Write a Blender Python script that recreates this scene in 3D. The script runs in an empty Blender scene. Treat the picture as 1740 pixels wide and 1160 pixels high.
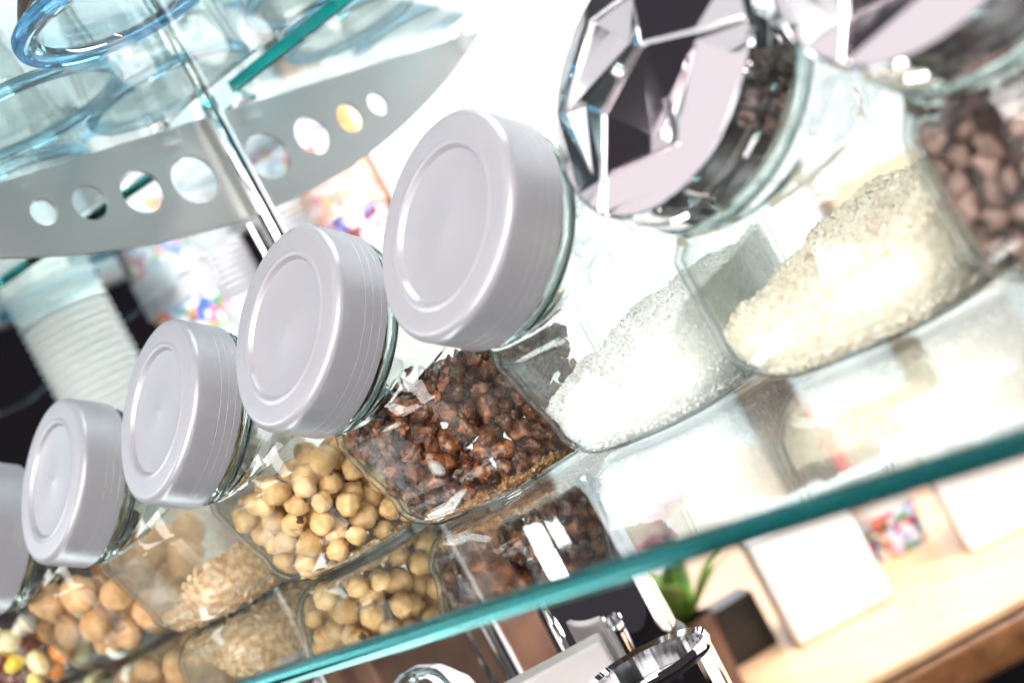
import bpy, math, random
import numpy as np
from mathutils import Matrix, Vector, noise

random.seed(7)
rng = np.random.default_rng(7)
S = bpy.context.scene
COL = S.collection
R_ = math.radians
H = 1.155            # eye height; the jar shelf top lies 62.5 mm below it

# ------------------------------------------------------------------ camera, light, exposure
TH = R_(42.0)
VIEW = Vector((-math.cos(TH), math.sin(TH), 0))
RIGHT = Vector((math.sin(TH), math.cos(TH), 0))
UP = Vector((0, 0, 1))
ROLL = math.atan2(.4726, .8813)
cd = bpy.data.cameras.new('camera')
cam = bpy.data.objects.new('camera', cd)
COL.objects.link(cam)
S.camera = cam
cr = RIGHT * math.cos(ROLL) - UP * math.sin(ROLL)
cu = UP * math.cos(ROLL) + RIGHT * math.sin(ROLL)
M = Matrix((cr, cu, -VIEW)).transposed().to_4x4()
M.translation = Vector((0, 0, H))
cam.matrix_world = M
cd.sensor_width = 36
cd.lens = 36 * 2530 / 1740
cd.clip_start = .01
cd.clip_end = 100
cd.dof.use_dof = True
cd.dof.focus_distance = .70
cd.dof.aperture_fstop = 7.0

world = bpy.data.worlds.new('World')
S.world = world
world.use_nodes = True
bg = world.node_tree.nodes['Background']
bg.inputs['Color'].default_value = (.92, .84, 1, 1)
bg.inputs['Strength'].default_value = .045


def area(name, loc, target, sx, sy, power, color):
    l = bpy.data.lights.new(name, 'AREA')
    l.shape = 'RECTANGLE'
    l.size, l.size_y = sx, sy
    l.energy = power
    l.color = color
    o = bpy.data.objects.new(name, l)
    o.location = loc
    d = Vector(target) - Vector(loc)
    o.rotation_euler = d.to_track_quat('-Z', 'Y').to_euler()
    COL.objects.link(o)
    return o


area('facet_fill', (-1.375, -.46, H + 1.10), (-1.375, -.455, 0), 2.05, .90, 4.8, (1, .945, .955))  # added overhead light for the chrome facets to mirror
area('edge_fill', (-2.6, -.85, H + .95), (-.5, .35, H), 1.3, .42, 8, (.98, .99, 1))  # added light on the left for a highlight along the shelf edge
area('front_fill', (.62, -.70, H + .62), (-.5, .45, H), .9, .9, 34, (1, .955, .91))  # added front light that brightens lids and jar contents
area('low_front_fill', (-.45, -1.25, H + .16), (-.55, .45, H), 1.3, .55, 30, (1, .965, .93))  # added fill from behind the camera for the jar fronts
area('case_light', (-1.48, .06, H - .80), (-.58, .42, H), 1.0, .20, 7, (1, .99, .97))  # added light from below that streaks the jar bottoms
area('counter_fill', (-.35, 1.15, H + 1.2), (-1.25, 1.6, .7), 1.0, .8, 85, (1, .97, .95))  # added light that overexposes the counter and its clutter

S.view_settings.view_transform = 'Standard'
S.view_settings.look = 'None'
S.view_settings.exposure = 0.22
S.view_settings.gamma = 1
S.view_settings.use_curve_mapping = False
S.render.engine = 'CYCLES'
cy = S.cycles
cy.max_bounces = 20
cy.transmission_bounces = 20
cy.glossy_bounces = 10
cy.diffuse_bounces = 3
cy.transparent_max_bounces = 40
cy.caustics_reflective = True
cy.caustics_refractive = True
cy.blur_glossy = .6
cy.sample_clamp_indirect = 8
cy.use_denoising = True
cy.use_adaptive_sampling = True
cy.adaptive_threshold = .02


# ------------------------------------------------------------------ materials
def mat(name):
    m = bpy.data.materials.new(name)
    m.use_nodes = True
    nt = m.node_tree
    return m, nt, nt.nodes['Principled BSDF'], nt.nodes['Material Output']


def pr(name, color, rough=.5, metal=0, bump=None, spec=None, var=None, coat=0, emit=None, trans=0, sss=0):
    m, nt, b, out = mat(name)
    b.inputs['Base Color'].default_value = (*color, 1)
    b.inputs['Roughness'].default_value = rough
    b.inputs['Metallic'].default_value = metal
    b.inputs['Coat Weight'].default_value = coat
    if spec is not None:
        b.inputs['Specular IOR Level'].default_value = spec
    if trans:
        b.inputs['Transmission Weight'].default_value = trans
    if sss:
        b.inputs['Subsurface Weight'].default_value = sss
        b.inputs['Subsurface Radius'].default_value = (.004, .003, .002)
    if emit:
        b.inputs['Emission Color'].default_value = (*color, 1)
        b.inputs['Emission Strength'].default_value = emit
    tc = nt.nodes.new('ShaderNodeTexCoord')
    if var:
        sc, c2 = var
        n = nt.nodes.new('ShaderNodeTexNoise')
        n.inputs['Scale'].default_value = sc
        n.inputs['Detail'].default_value = 5
        nt.links.new(tc.outputs['Object'], n.inputs['Vector'])
        r = nt.nodes.new('ShaderNodeValToRGB')
        r.color_ramp.elements[0].position = .36
        r.color_ramp.elements[1].position = .66
        r.color_ramp.elements[0].color = (*color, 1)
        r.color_ramp.elements[1].color = (*c2, 1)
        nt.links.new(n.outputs['Fac'], r.inputs['Fac'])
        nt.links.new(r.outputs['Color'], b.inputs['Base Color'])
    if bump:
        sc, st, dist = bump
        n2 = nt.nodes.new('ShaderNodeTexNoise')
        n2.inputs['Scale'].default_value = sc
        n2.inputs['Detail'].default_value = 4
        nt.links.new(tc.outputs['Object'], n2.inputs['Vector'])
        bp = nt.nodes.new('ShaderNodeBump')
        bp.inputs['Strength'].default_value = st
        bp.inputs['Distance'].default_value = dist
        nt.links.new(n2.outputs['Fac'], bp.inputs['Height'])
        nt.links.new(bp.outputs['Normal'], b.inputs['Normal'])
    return m


def glass(name, color=(1, 1, 1), ior=1.47, absorb=None, rough=0, wavy=None):
    m, nt, b, out = mat(name)
    nt.nodes.remove(b)
    g = nt.nodes.new('ShaderNodeBsdfGlass')
    g.inputs['Color'].default_value = (*color, 1)
    g.inputs['IOR'].default_value = ior
    g.inputs['Roughness'].default_value = rough
    nt.links.new(g.outputs[0], out.inputs['Surface'])
    if wavy:
        sc, dist = wavy
        tc = nt.nodes.new('ShaderNodeTexCoord')
        n2 = nt.nodes.new('ShaderNodeTexNoise')
        n2.inputs['Scale'].default_value = sc
        n2.inputs['Detail'].default_value = 1
        nt.links.new(tc.outputs['Object'], n2.inputs['Vector'])
        bp = nt.nodes.new('ShaderNodeBump')
        bp.inputs['Strength'].default_value = 1
        bp.inputs['Distance'].default_value = dist
        nt.links.new(n2.outputs['Fac'], bp.inputs['Height'])
        nt.links.new(bp.outputs['Normal'], g.inputs['Normal'])
    if absorb:
        dens, col = absorb
        v = nt.nodes.new('ShaderNodeVolumeAbsorption')
        v.inputs['Color'].default_value = (*col, 1)
        v.inputs['Density'].default_value = dens
        nt.links.new(v.outputs[0], out.inputs['Volume'])
    return m


def per_object(m, amount=.25, sat=.0):
    """give each copy a slightly different brightness"""
    nt = m.node_tree
    b = nt.nodes['Principled BSDF']
    oi = nt.nodes.new('ShaderNodeObjectInfo')
    mr = nt.nodes.new('ShaderNodeMapRange')
    mr.inputs['To Min'].default_value = 1 - amount
    mr.inputs['To Max'].default_value = 1 + amount
    nt.links.new(oi.outputs['Random'], mr.inputs['Value'])
    hs = nt.nodes.new('ShaderNodeHueSaturation')
    nt.links.new(mr.outputs[0], hs.inputs['Value'])
    src = b.inputs['Base Color'].links
    if src:
        nt.links.new(src[0].from_socket, hs.inputs['Color'])
    else:
        hs.inputs['Color'].default_value = b.inputs['Base Color'].default_value
    nt.links.new(hs.outputs['Color'], b.inputs['Base Color'])
    return m


def print_mat(name, base, blobs, scale, lo=.47):
    """printed paper: coloured blobs on a pale ground"""
    m, nt, b, out = mat(name)
    b.inputs['Roughness'].default_value = .5
    tc = nt.nodes.new('ShaderNodeTexCoord')
    prev = None
    for i, c in enumerate(blobs):
        n = nt.nodes.new('ShaderNodeTexNoise')
        n.noise_dimensions = '4D'
        n.inputs['W'].default_value = 3.7 * i + len(name)
        n.inputs['Scale'].default_value = scale * (1 + .23 * i)
        n.inputs['Detail'].default_value = 1
        nt.links.new(tc.outputs['Object'], n.inputs['Vector'])
        r = nt.nodes.new('ShaderNodeValToRGB')
        r.color_ramp.elements[0].position = lo + .08
        r.color_ramp.elements[1].position = lo + .13
        nt.links.new(n.outputs['Fac'], r.inputs['Fac'])
        mx = nt.nodes.new('ShaderNodeMix')
        mx.data_type = 'RGBA'
        nt.links.new(r.outputs['Color'], mx.inputs['Factor'])
        if prev is None:
            mx.inputs['A'].default_value = (*base, 1)
        else:
            nt.links.new(prev, mx.inputs['A'])
        mx.inputs['B'].default_value = (*c, 1)
        prev = mx.outputs['Result']
    nt.links.new(prev, b.inputs['Base Color'])
    return m


def wood_mat(name, c1, c2, axis=0, scale=9):
    m, nt, b, out = mat(name)
    tc = nt.nodes.new('ShaderNodeTexCoord')
    mp = nt.nodes.new('ShaderNodeMapping')
    sc = [scale, scale, scale]
    sc[axis] = scale * .08
    mp.inputs['Scale'].default_value = sc
    nt.links.new(tc.outputs['Object'], mp.inputs['Vector'])
    n = nt.nodes.new('ShaderNodeTexNoise')
    n.inputs['Scale'].default_value = 3
    n.inputs['Detail'].default_value = 8
    n.inputs['Roughness'].default_value = .65
    nt.links.new(mp.outputs[0], n.inputs['Vector'])
    r = nt.nodes.new('ShaderNodeValToRGB')
    r.color_ramp.elements[0].position = .35
    r.color_ramp.elements[1].position = .68
    r.color_ramp.elements[0].color = (*c1, 1)
    r.color_ramp.elements[1].color = (*c2, 1)
    nt.links.new(n.outputs['Fac'], r.inputs['Fac'])
    nt.links.new(r.outputs['Color'], b.inputs['Base Color'])
    b.inputs['Roughness'].default_value = .38
    return m


m_jar = glass('jar_glass', (.83, .855, .85), 1.52, wavy=(52, .0020))


def thin_glass(name, ior=1.42, dust=(.05, (.80, .80, .78)), dlo=.45):
    """wall of plain glass too thin to bend the view: clear, darker where looked through edge-on, dusty, with Fresnel reflections"""
    m, nt, b, out = mat(name)
    nt.nodes.remove(b)
    N = nt.nodes.new
    L = nt.links.new
    lw = N('ShaderNodeLayerWeight')
    lw.inputs['Blend'].default_value = .5
    cr_ = N('ShaderNodeValToRGB')
    for k, (p, c) in enumerate(((.0, (.985, .995, .99)), (.70, (.93, .955, .945)), (.88, (.60, .65, .64)), (1.0, (.22, .27, .26)))):
        e_ = cr_.color_ramp.elements[k] if k < 2 else cr_.color_ramp.elements.new(p)
        e_.position = p
        e_.color = (*c, 1)
    L(lw.outputs['Facing'], cr_.inputs['Fac'])
    t = N('ShaderNodeBsdfTransparent')
    L(cr_.outputs['Color'], t.inputs['Color'])
    g = N('ShaderNodeBsdfGlossy')
    g.inputs['Roughness'].default_value = .02
    ge = N('ShaderNodeNewGeometry')
    mi = N('ShaderNodeMapRange')      # leaving the wall sees the same reflectance as entering it
    mi.inputs['To Min'].default_value = ior
    mi.inputs['To Max'].default_value = 1 / ior
    L(ge.outputs['Backfacing'], mi.inputs['Value'])
    fr = N('ShaderNodeFresnel')
    L(mi.outputs[0], fr.inputs['IOR'])
    tc = N('ShaderNodeTexCoord')
    n2 = N('ShaderNodeTexNoise')
    n2.inputs['Scale'].default_value = 30
    n2.inputs['Detail'].default_value = 3
    L(tc.outputs['Object'], n2.inputs['Vector'])
    bp = N('ShaderNodeBump')
    bp.inputs['Distance'].default_value = .0006
    L(n2.outputs['Fac'], bp.inputs['Height'])
    L(bp.outputs['Normal'], g.inputs['Normal'])
    L(bp.outputs['Normal'], fr.inputs['Normal'])
    # dust and smears
    n3 = N('ShaderNodeTexNoise')
    n3.inputs['Scale'].default_value = 48
    n3.inputs['Detail'].default_value = 7
    n3.inputs['Roughness'].default_value = .7
    L(tc.outputs['Object'], n3.inputs['Vector'])
    r3 = N('ShaderNodeMapRange')
    r3.inputs['From Min'].default_value = dlo
    r3.inputs['From Max'].default_value = dlo + .3
    r3.inputs['To Max'].default_value = dust[0]
    L(n3.outputs['Fac'], r3.inputs['Value'])
    df = N('ShaderNodeBsdfDiffuse')
    df.inputs['Color'].default_value = (*dust[1], 1)
    md = N('ShaderNodeMixShader')
    L(r3.outputs[0], md.inputs[0])
    L(t.outputs[0], md.inputs[1])
    L(df.outputs[0], md.inputs[2])
    mx = N('ShaderNodeMixShader')
    L(fr.outputs[0], mx.inputs[0])
    L(md.outputs[0], mx.inputs[1])
    L(g.outputs[0], mx.inputs[2])
    L(mx.outputs[0], out.inputs['Surface'])
    return m


m_cup_wall = thin_glass('tumbler_wall_glass', 1.5, dust=(.04, (.72, .80, .83)), dlo=.42)
m_rim = glass('tumbler_rim_glass', (.62, .84, .93), 1.5)
m_wall_dusty = thin_glass('nut_dusted_wall_glass', dust=(.26, (.62, .47, .33)), dlo=.36)
m_neck = glass('jar_neck_glass', (.86, .90, .89), 1.5)
m_wall = thin_glass('jar_wall_glass')
m_cup = glass('drinking_glass', (.95, .99, 1), 1.48, absorb=(3, (.55, .86, .92)))
m_blue = glass('blue_glass', (.50, .80, .97), 1.48)
m_shelf = glass('shelf_glass', (.985, 1, .998), 1.5, absorb=(6.5, (.0, .80, .785)))
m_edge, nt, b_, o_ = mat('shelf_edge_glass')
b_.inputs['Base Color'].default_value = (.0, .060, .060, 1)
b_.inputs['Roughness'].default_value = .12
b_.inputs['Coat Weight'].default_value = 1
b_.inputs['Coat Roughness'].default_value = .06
ng = nt.nodes.new('ShaderNodeTexNoise')
ng.inputs['Scale'].default_value = 14
ng.inputs['Detail'].default_value = 4
tg = nt.nodes.new('ShaderNodeTexCoord')
nt.links.new(tg.outputs['Object'], ng.inputs['Vector'])
bg_ = nt.nodes.new('ShaderNodeBump')
bg_.inputs['Strength'].default_value = .25
bg_.inputs['Distance'].default_value = .004
nt.links.new(ng.outputs['Fac'], bg_.inputs['Height'])
nt.links.new(bg_.outputs['Normal'], b_.inputs['Coat Normal'])
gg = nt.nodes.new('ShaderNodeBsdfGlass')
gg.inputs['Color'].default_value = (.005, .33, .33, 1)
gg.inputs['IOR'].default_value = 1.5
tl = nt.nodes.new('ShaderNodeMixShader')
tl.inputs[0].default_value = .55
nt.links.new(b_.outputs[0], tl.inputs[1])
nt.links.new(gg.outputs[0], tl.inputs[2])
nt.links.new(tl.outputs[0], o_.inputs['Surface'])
m_edge_lit = pr('bright_shelf_edge_glass', (.0, .34, .31), .12, coat=1)  # window light in the upper edge put into a brighter base colour
m_clear = glass('clear_plastic', (1, 1, 1), 1.45)
m_lid = pr('silver_plastic', (.335, .33, .36), .42, .30, bump=(900, .05, .0002), coat=.15)
_nt = m_lid.node_tree
_b = _nt.nodes['Principled BSDF']
_tc = [n for n in _nt.nodes if n.type == 'TEX_COORD'][0]
_oi = _nt.nodes.new('ShaderNodeObjectInfo')
_n1 = _nt.nodes.new('ShaderNodeTexNoise')
_n1.noise_dimensions = '4D'
_n1.inputs['Scale'].default_value = 420
_nt.links.new(_tc.outputs['Object'], _n1.inputs['Vector'])
_ml = _nt.nodes.new('ShaderNodeMath')
_ml.operation = 'MULTIPLY'
_ml.inputs[1].default_value = 50
_nt.links.new(_oi.outputs['Random'], _ml.inputs[0])
_nt.links.new(_ml.outputs[0], _n1.inputs['W'])
_r1 = _nt.nodes.new('ShaderNodeValToRGB')
_r1.color_ramp.elements[0].position = .205
_r1.color_ramp.elements[0].color = (.09, .085, .08, 1)
_r1.color_ramp.elements[1].position = .235
_r1.color_ramp.elements[1].color = (.335, .33, .36, 1)
_nt.links.new(_n1.outputs['Fac'], _r1.inputs['Fac'])
_nt.links.new(_r1.outputs['Color'], _b.inputs['Base Color'])
_n2 = _nt.nodes.new('ShaderNodeTexNoise')
_n2.noise_dimensions = '4D'
_n2.inputs['Scale'].default_value = 26
_n2.inputs['Detail'].default_value = 6
_nt.links.new(_tc.outputs['Object'], _n2.inputs['Vector'])
_nt.links.new(_ml.outputs[0], _n2.inputs['W'])
_r2 = _nt.nodes.new('ShaderNodeMapRange')
_r2.inputs['From Min'].default_value = .3
_r2.inputs['From Max'].default_value = .7
_r2.inputs['To Min'].default_value = .32
_r2.inputs['To Max'].default_value = .50
_nt.links.new(_n2.outputs['Fac'], _r2.inputs['Value'])
_nt.links.new(_r2.outputs[0], _b.inputs['Roughness'])
m_chrome = pr('chrome', (.86, .84, .86), .035, 1)
m_chrome_tint = pr('chrome_facets', (.88, .82, .85), .05, 1, bump=(14, .10, .003))
m_chrome_edge = pr('chrome_ridges', (.95, .92, .93), .22, 1)
m_pole = pr('polished_steel', (.80, .80, .80), .09, 1, bump=(300, .04, .0003))
m_steel = pr('brushed_steel', (.52, .52, .51), .40, .85, bump=(60, .35, .0006))
_mp = m_steel.node_tree.nodes.new('ShaderNodeMapping')       # brushing runs along the plate
_mp.inputs['Scale'].default_value = (30, 1, 30)
_tx = [n for n in m_steel.node_tree.nodes if n.type == 'TEX_NOISE'][0]
m_steel.node_tree.links.new([n for n in m_steel.node_tree.nodes if n.type == 'TEX_COORD'][0].outputs['Object'], _mp.inputs['Vector'])
m_steel.node_tree.links.new(_mp.outputs[0], _tx.inputs['Vector'])
m_black = pr('black_plastic', (.012, .012, .014), .32)
m_wood = wood_mat('counter_wood', (.62, .36, .20), (.80, .53, .32), 0)
m_wood_edge = wood_mat('counter_edge_wood', (.13, .05, .02), (.30, .13, .05), 0, 14)
m_dark = pr('dark_wall_paint', (.008, .007, .009), 1, spec=0)
m_paper = pr('white_paper', (.80, .80, .80), .6)
m_cupw = pr('white_cup_paper', (.66, .70, .69), .5)
m_cupg = pr('grey_cup_paper', (.52, .53, .56), .5)
m_print = print_mat('printed_cup_paper', (.50, .62, .86), [(.75, .30, .05), (.05, .10, .45), (.10, .03, .02), (.05, .30, .10), (.72, .12, .22), (.80, .82, .90)], 34)
m_print2 = print_mat('warm_printed_paper', (.88, .84, .82), [(.80, .30, .16), (.08, .14, .60), (.20, .04, .04), (.55, .65, .90), (.86, .60, .64)], 40)
m_ribw = print_mat('striped_rim_paper', (.86, .82, .80), [(.80, .24, .10), (.85, .55, .25), (.80, .40, .42)], 60)
m_hazel = per_object(pr('roasted_hazelnut', (.60, .34, .13), .46, var=(120, (.80, .54, .27)), bump=(420, .6, .0011), spec=.4), .2)
m_skin = pr('hazelnut_skin', (.10, .035, .02), .6)
m_walnut = per_object(pr('caramelised_walnut', (.045, .010, .004), .28, var=(170, (.30, .095, .028)), bump=(480, .8, .0016), coat=.45), .4)
m_crumb = per_object(pr('walnut_crumb', (.16, .06, .025), .6, var=(420, (.50, .28, .11))), .3)
m_amar = per_object(pr('amaretti_biscuit', (.58, .30, .13), .75, var=(120, (.74, .46, .24)), bump=(260, .5, .0012)), .12)
m_chop = pr('chopped_nut', (.48, .26, .11), .7, var=(260, (.86, .68, .46)), bump=(900, .6, .0012))
m_white = pr('white_sugar', (.78, .765, .74), .55, var=(420, (.93, .92, .905)), bump=(1500, .6, .0008))
m_raw = pr('raw_sugar', (.76, .65, .50), .5, var=(330, (.92, .87, .78)), bump=(1250, .6, .0009))
m_cocoa_shade = pr('chocolate_crumb', (.05, .026, .022), .7)  # darkened base colour paints the shade in gaps between pieces
m_cocoa = per_object(pr('chocolate_piece', (.17, .095, .078), .6, var=(200, (.30, .19, .165)), bump=(300, .4, .001)), .25)
CANDY = [per_object(pr('candy_' + n, c, .35, coat=.4), .15) for n, c in (('yellow', (.88, .60, .05)), ('white', (.86, .80, .66)), ('brown', (.16, .05, .04)), ('cream', (.88, .72, .38)), ('pale_yellow', (.90, .70, .20)), ('orange', (.80, .26, .04)), ('red', (.55, .05, .10)))]
m_leaf = pr('green_leaf', (.10, .22, .03), .4, var=(30, (.20, .36, .06)))
m_pink = pr('pink_petal', (.85, .20, .38), .6)
m_red = pr('red_plastic', (.70, .06, .05), .4)
m_yellow = pr('yellow_paper', (.90, .62, .18), .6)
m_brown = pr('dark_brown_wood', (.10, .05, .04), .5, var=(20, (.20, .10, .06)))
m_beige = pr('beige_paint', (.62, .50, .38), .7)
m_grey = pr('grey_paint', (.55, .55, .55), .7)
m_card = pr('grey_card', (.62, .57, .56), .6)
m_floor = pr('dark_floor_tile', (.015, .013, .014), .35, var=(6, (.03, .024, .022)))
m_win, nt, b_, o_ = mat('overexposed_daylight')
nt.nodes.remove(b_)
em = nt.nodes.new('ShaderNodeEmission')
tc = nt.nodes.new('ShaderNodeTexCoord')
mp = nt.nodes.new('ShaderNodeMapping')
mp.inputs['Scale'].default_value = (2.6, 1, 1.1)
nt.links.new(tc.outputs['Object'], mp.inputs['Vector'])
nn = nt.nodes.new('ShaderNodeTexNoise')
nn.inputs['Scale'].default_value = 1.3
nn.inputs['Detail'].default_value = 3
nt.links.new(mp.outputs[0], nn.inputs['Vector'])
rr = nt.nodes.new('ShaderNodeValToRGB')       # pale street seen through the pane
for k, (p, c) in enumerate(((.30, (.46, .52, .56)), (.42, (.66, .68, .70)), (.50, (.95, .95, .96)), (.62, (1, 1, 1)))):
    e_ = rr.color_ramp.elements[k] if k < 2 else rr.color_ramp.elements.new(p)
    e_.position = p
    e_.color = (*c, 1)
nt.links.new(nn.outputs['Fac'], rr.inputs['Fac'])
nt.links.new(rr.outputs['Color'], em.inputs['Color'])
em.inputs['Strength'].default_value = 1.9
nt.links.new(em.outputs[0], o_.inputs['Surface'])


m_glow, nt, b_, o_ = mat('pale_glow')  # glow of the added panels behind the upper glasses
nt.nodes.remove(b_)
em = nt.nodes.new('ShaderNodeEmission')
em.inputs['Color'].default_value = (.76, .92, 1, 1)
em.inputs['Strength'].default_value = 1.15
nt.links.new(em.outputs[0], o_.inputs['Surface'])


# ------------------------------------------------------------------ mesh helpers
def mesh(name, v, f, m, smooth=True, sharp=40):
    me = bpy.data.meshes.new(name)
    me.from_pydata([tuple(p) for p in v], [], [tuple(q) for q in f])
    me.update()
    if smooth:
        me.polygons.foreach_set('use_smooth', [True] * len(me.polygons))
        if sharp:
            me.set_sharp_from_angle(angle=R_(sharp))
        ar = np.array([p.area for p in me.polygons])
        lim = 25 * np.median(ar)
        for p in me.polygons:                      # large plane faces stay plane
            if p.area > lim:
                p.use_smooth = False
    for mm in (m if isinstance(m, (list, tuple)) else [m]):
        me.materials.append(mm)
    return me


def obj(name, me, parent=None, loc=None, rot=None):
    o = bpy.data.objects.new(name, me)
    COL.objects.link(o)
    if parent:
        o.parent = parent
    if loc is not None:
        o.location = loc
    if rot is not None:
        o.rotation_euler = rot
    return o


def empty(name, loc, rz=0):
    o = obj(name, None, None, loc, (0, 0, rz))
    o.empty_display_size = .02
    return o


def tag(o, label, cat, group=None):
    o['label'] = label
    o['category'] = cat
    if group:
        o['group'] = group
    return o


def struct(o, kind='structure'):
    o['kind'] = kind
    return o


def loft(rings, cap0=True, cap1=True, closed=False):
    n = len(rings[0])
    v = [p for r in rings for p in r]
    f = []
    m = len(rings)
    for i in range(m if closed else m - 1):
        a, b = i * n, ((i + 1) % m) * n
        for j in range(n):
            k = (j + 1) % n
            f.append((a + j, a + k, b + k, b + j))
    if not closed:
        if cap0:
            f.append(tuple(range(n))[::-1])
        if cap1:
            f.append(tuple((m - 1) * n + j for j in range(n)))
    return v, f


def lathe(profile, seg=56, closed=True):
    """(r, z) profile turned round z; closed = the profile is a loop"""
    rings = [[(max(r, 1e-5) * math.cos(2 * math.pi * j / seg), max(r, 1e-5) * math.sin(2 * math.pi * j / seg), z) for j in range(seg)] for r, z in profile]
    return loft(rings, closed=closed)


def box(x0, x1, y0, y1, z0, z1, bev=0):
    import bmesh
    bm = bmesh.new()
    bmesh.ops.create_cube(bm, size=1)
    for q in bm.verts:
        q.co = Vector(((x0 + x1) / 2 + q.co.x * (x1 - x0), (y0 + y1) / 2 + q.co.y * (y1 - y0), (z0 + z1) / 2 + q.co.z * (z1 - z0)))
    if bev:
        bmesh.ops.bevel(bm, geom=bm.edges[:], offset=bev, segments=3, affect='EDGES', profile=.5)
    bm.verts.index_update()
    v = [tuple(q.co) for q in bm.verts]
    f = [tuple(q.index for q in p.verts) for p in bm.faces]
    bm.free()
    return v, f


def slab(poly, z0, z1, bev=.0, seg=4):
    """horizontal plate with the outline poly (anticlockwise) and rounded edges"""
    import bmesh
    bm = bmesh.new()
    vs = [bm.verts.new((x, y, z0)) for x, y in poly]
    fa = bm.faces.new(vs)
    r = bmesh.ops.extrude_face_region(bm, geom=[fa])
    for q in r['geom']:
        if isinstance(q, bmesh.types.BMVert):
            q.co.z = z1
    bmesh.ops.recalc_face_normals(bm, faces=bm.faces[:])
    if bev:
        es = [e for e in bm.edges if abs(e.verts[0].co.z - e.verts[1].co.z) < 1e-6]
        bmesh.ops.bevel(bm, geom=es, offset=bev, segments=seg, affect='EDGES', profile=.5)
    bm.verts.index_update()
    v = [tuple(q.co) for q in bm.verts]
    f = [tuple(q.index for q in p.verts) for p in bm.faces]
    bm.free()
    return v, f


def tube(path, r, seg=10):
    rings = []
    for i, p in enumerate(path):
        p = Vector(p)
        d = (Vector(path[min(i + 1, len(path) - 1)]) - Vector(path[max(i - 1, 0)])).normalized()
        a = d.cross(Vector((0.3, .2, 1))).normalized()
        b = d.cross(a)
        rings.append([tuple(p + (a * math.cos(2 * math.pi * j / seg) + b * math.sin(2 * math.pi * j / seg)) * r) for j in range(seg)])
    return loft(rings)


def join(parts):
    V, Fc = [], []
    for v, f in parts:
        o = len(V)
        V += list(v)
        Fc += [tuple(i + o for i in q) for q in f]
    return V, Fc


def lump(seed, r, sx, sy, sz, amp, freq, sub=2):
    import bmesh
    bm = bmesh.new()
    bmesh.ops.create_icosphere(bm, subdivisions=sub, radius=1)
    off = Vector((seed * 7.3, seed * 3.1, seed * 1.7))
    for q in bm.verts:
        d = q.co.normalized()
        k = 1 + amp * noise.noise(d * freq + off) + amp * .5 * noise.noise(d * freq * 2.3 + off)
        q.co = Vector((d.x * sx, d.y * sy, d.z * sz)) * (k * r)
    bm.verts.index_update()
    v = [tuple(q.co) for q in bm.verts]
    f = [tuple(q.index for q in p.verts) for p in bm.faces]
    bm.free()
    return v, f


# ------------------------------------------------------------------ setting
ZS = H - .0625                      # top of the jar shelf
floor = struct(obj('floor', mesh('floor', *slab([(-5, -3), (3, -3), (3, 4), (-5, 4)], -.05, 0), m_floor, False)))
wall = struct(obj('wall', mesh('wall', *box(-5, -3.16, 2.66, 2.76, 0, 3), m_dark, False)))
wall2 = struct(obj('wall', mesh('wall_side', *box(-3.35, -3.25, -1.5, 2.655, 0, 3), m_dark, False)))

# bright shop window behind the display
win = empty('shop_window', (-.4, 2.66, .25))
tag(win, 'large overexposed white shop window behind the display', 'window')
for i, (x0, x1) in enumerate(((-2.75, -1.48), (-1.44, .30), (.34, 1.8))):
    obj('pane', mesh('pane', *box(x0, x1, 0, .012, 0, 2.4), m_win, False), win)
for x in (-1.46, .32):
    obj('mullion', mesh('mullion', *box(x - .0185, x + .0185, -.03, .05, 0, 2.4), m_paper, False), win)
obj('sill', mesh('sill', *box(-2.76, 1.8, -.10, .05, -.05, -.002, .006), m_beige, False), win)

cl = empty('clerestory_window', (-3.245, .4, H + .62))  # added glowing panels that brighten the view through the upper glasses
tag(cl, 'added pale glow panel seen through the glasses on the upper shelf', 'window')
for y0, y1 in ((-1.6, -.62), (-.58, .68), (.72, 2.2)):
    obj('pane', mesh('pane', *box(.0, .012, y0, y1, 0, 1.0), m_glow, False), cl)
for y in (-.60, .70):
    obj('mullion', mesh('mullion', *box(-.004, .03, y - .0185, y + .0185, 0, 1.0), m_grey, False), cl)
obj('sill', mesh('sill', *box(-.004, .05, -1.6, 2.2, -.03, -.001), m_grey, False), cl)

# ------------------------------------------------------------------ glass shelves
TG = .008


def shelf(name, poly, ztop, label, group, bev=.0020, th=TG):
    o = obj(name, mesh(name, *slab(poly, ztop - th, ztop, bev), m_shelf, True, 30))
    return tag(o, label, 'glass shelf', group)


shelf('glass_shelf', [(-1.9, .2571), (.35, .2571), (.35, .955), (-1.9, .955)], ZS, 'long clear glass shelf with teal polished edge carrying the row of jars', 'glass shelves', .0018, .0064)


def edge_strip(a, b, ztop, parent, w=.0062, rnd=True, th=TG, m=None):
    """polished green edge of a pane from a to b (pane lies to the left of a->b)"""
    a, b = Vector((*a, 0)), Vector((*b, 0))
    d = (b - a).normalized()
    nrm = Vector((d.y, -d.x, 0))
    prof = []
    for k in range(13):
        t = R_(-90 + 15 * k)
        prof.append((w * math.cos(t) if rnd else (w if abs(math.degrees(t)) < 80 else w * .7), th / 2 * math.sin(t)))
    rings = []
    L_ = (b - a).length
    for u in np.linspace(0, 1, max(2, int(L_ / .05))):
        p = a + d * L_ * u
        rings.append([tuple(p + nrm * x + Vector((0, 0, ztop - th / 2 + z))) for x, z in prof])
    return obj('polished_edge', mesh('polished_edge', *loft(rings), m or m_edge, True, 50), parent)


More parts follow.
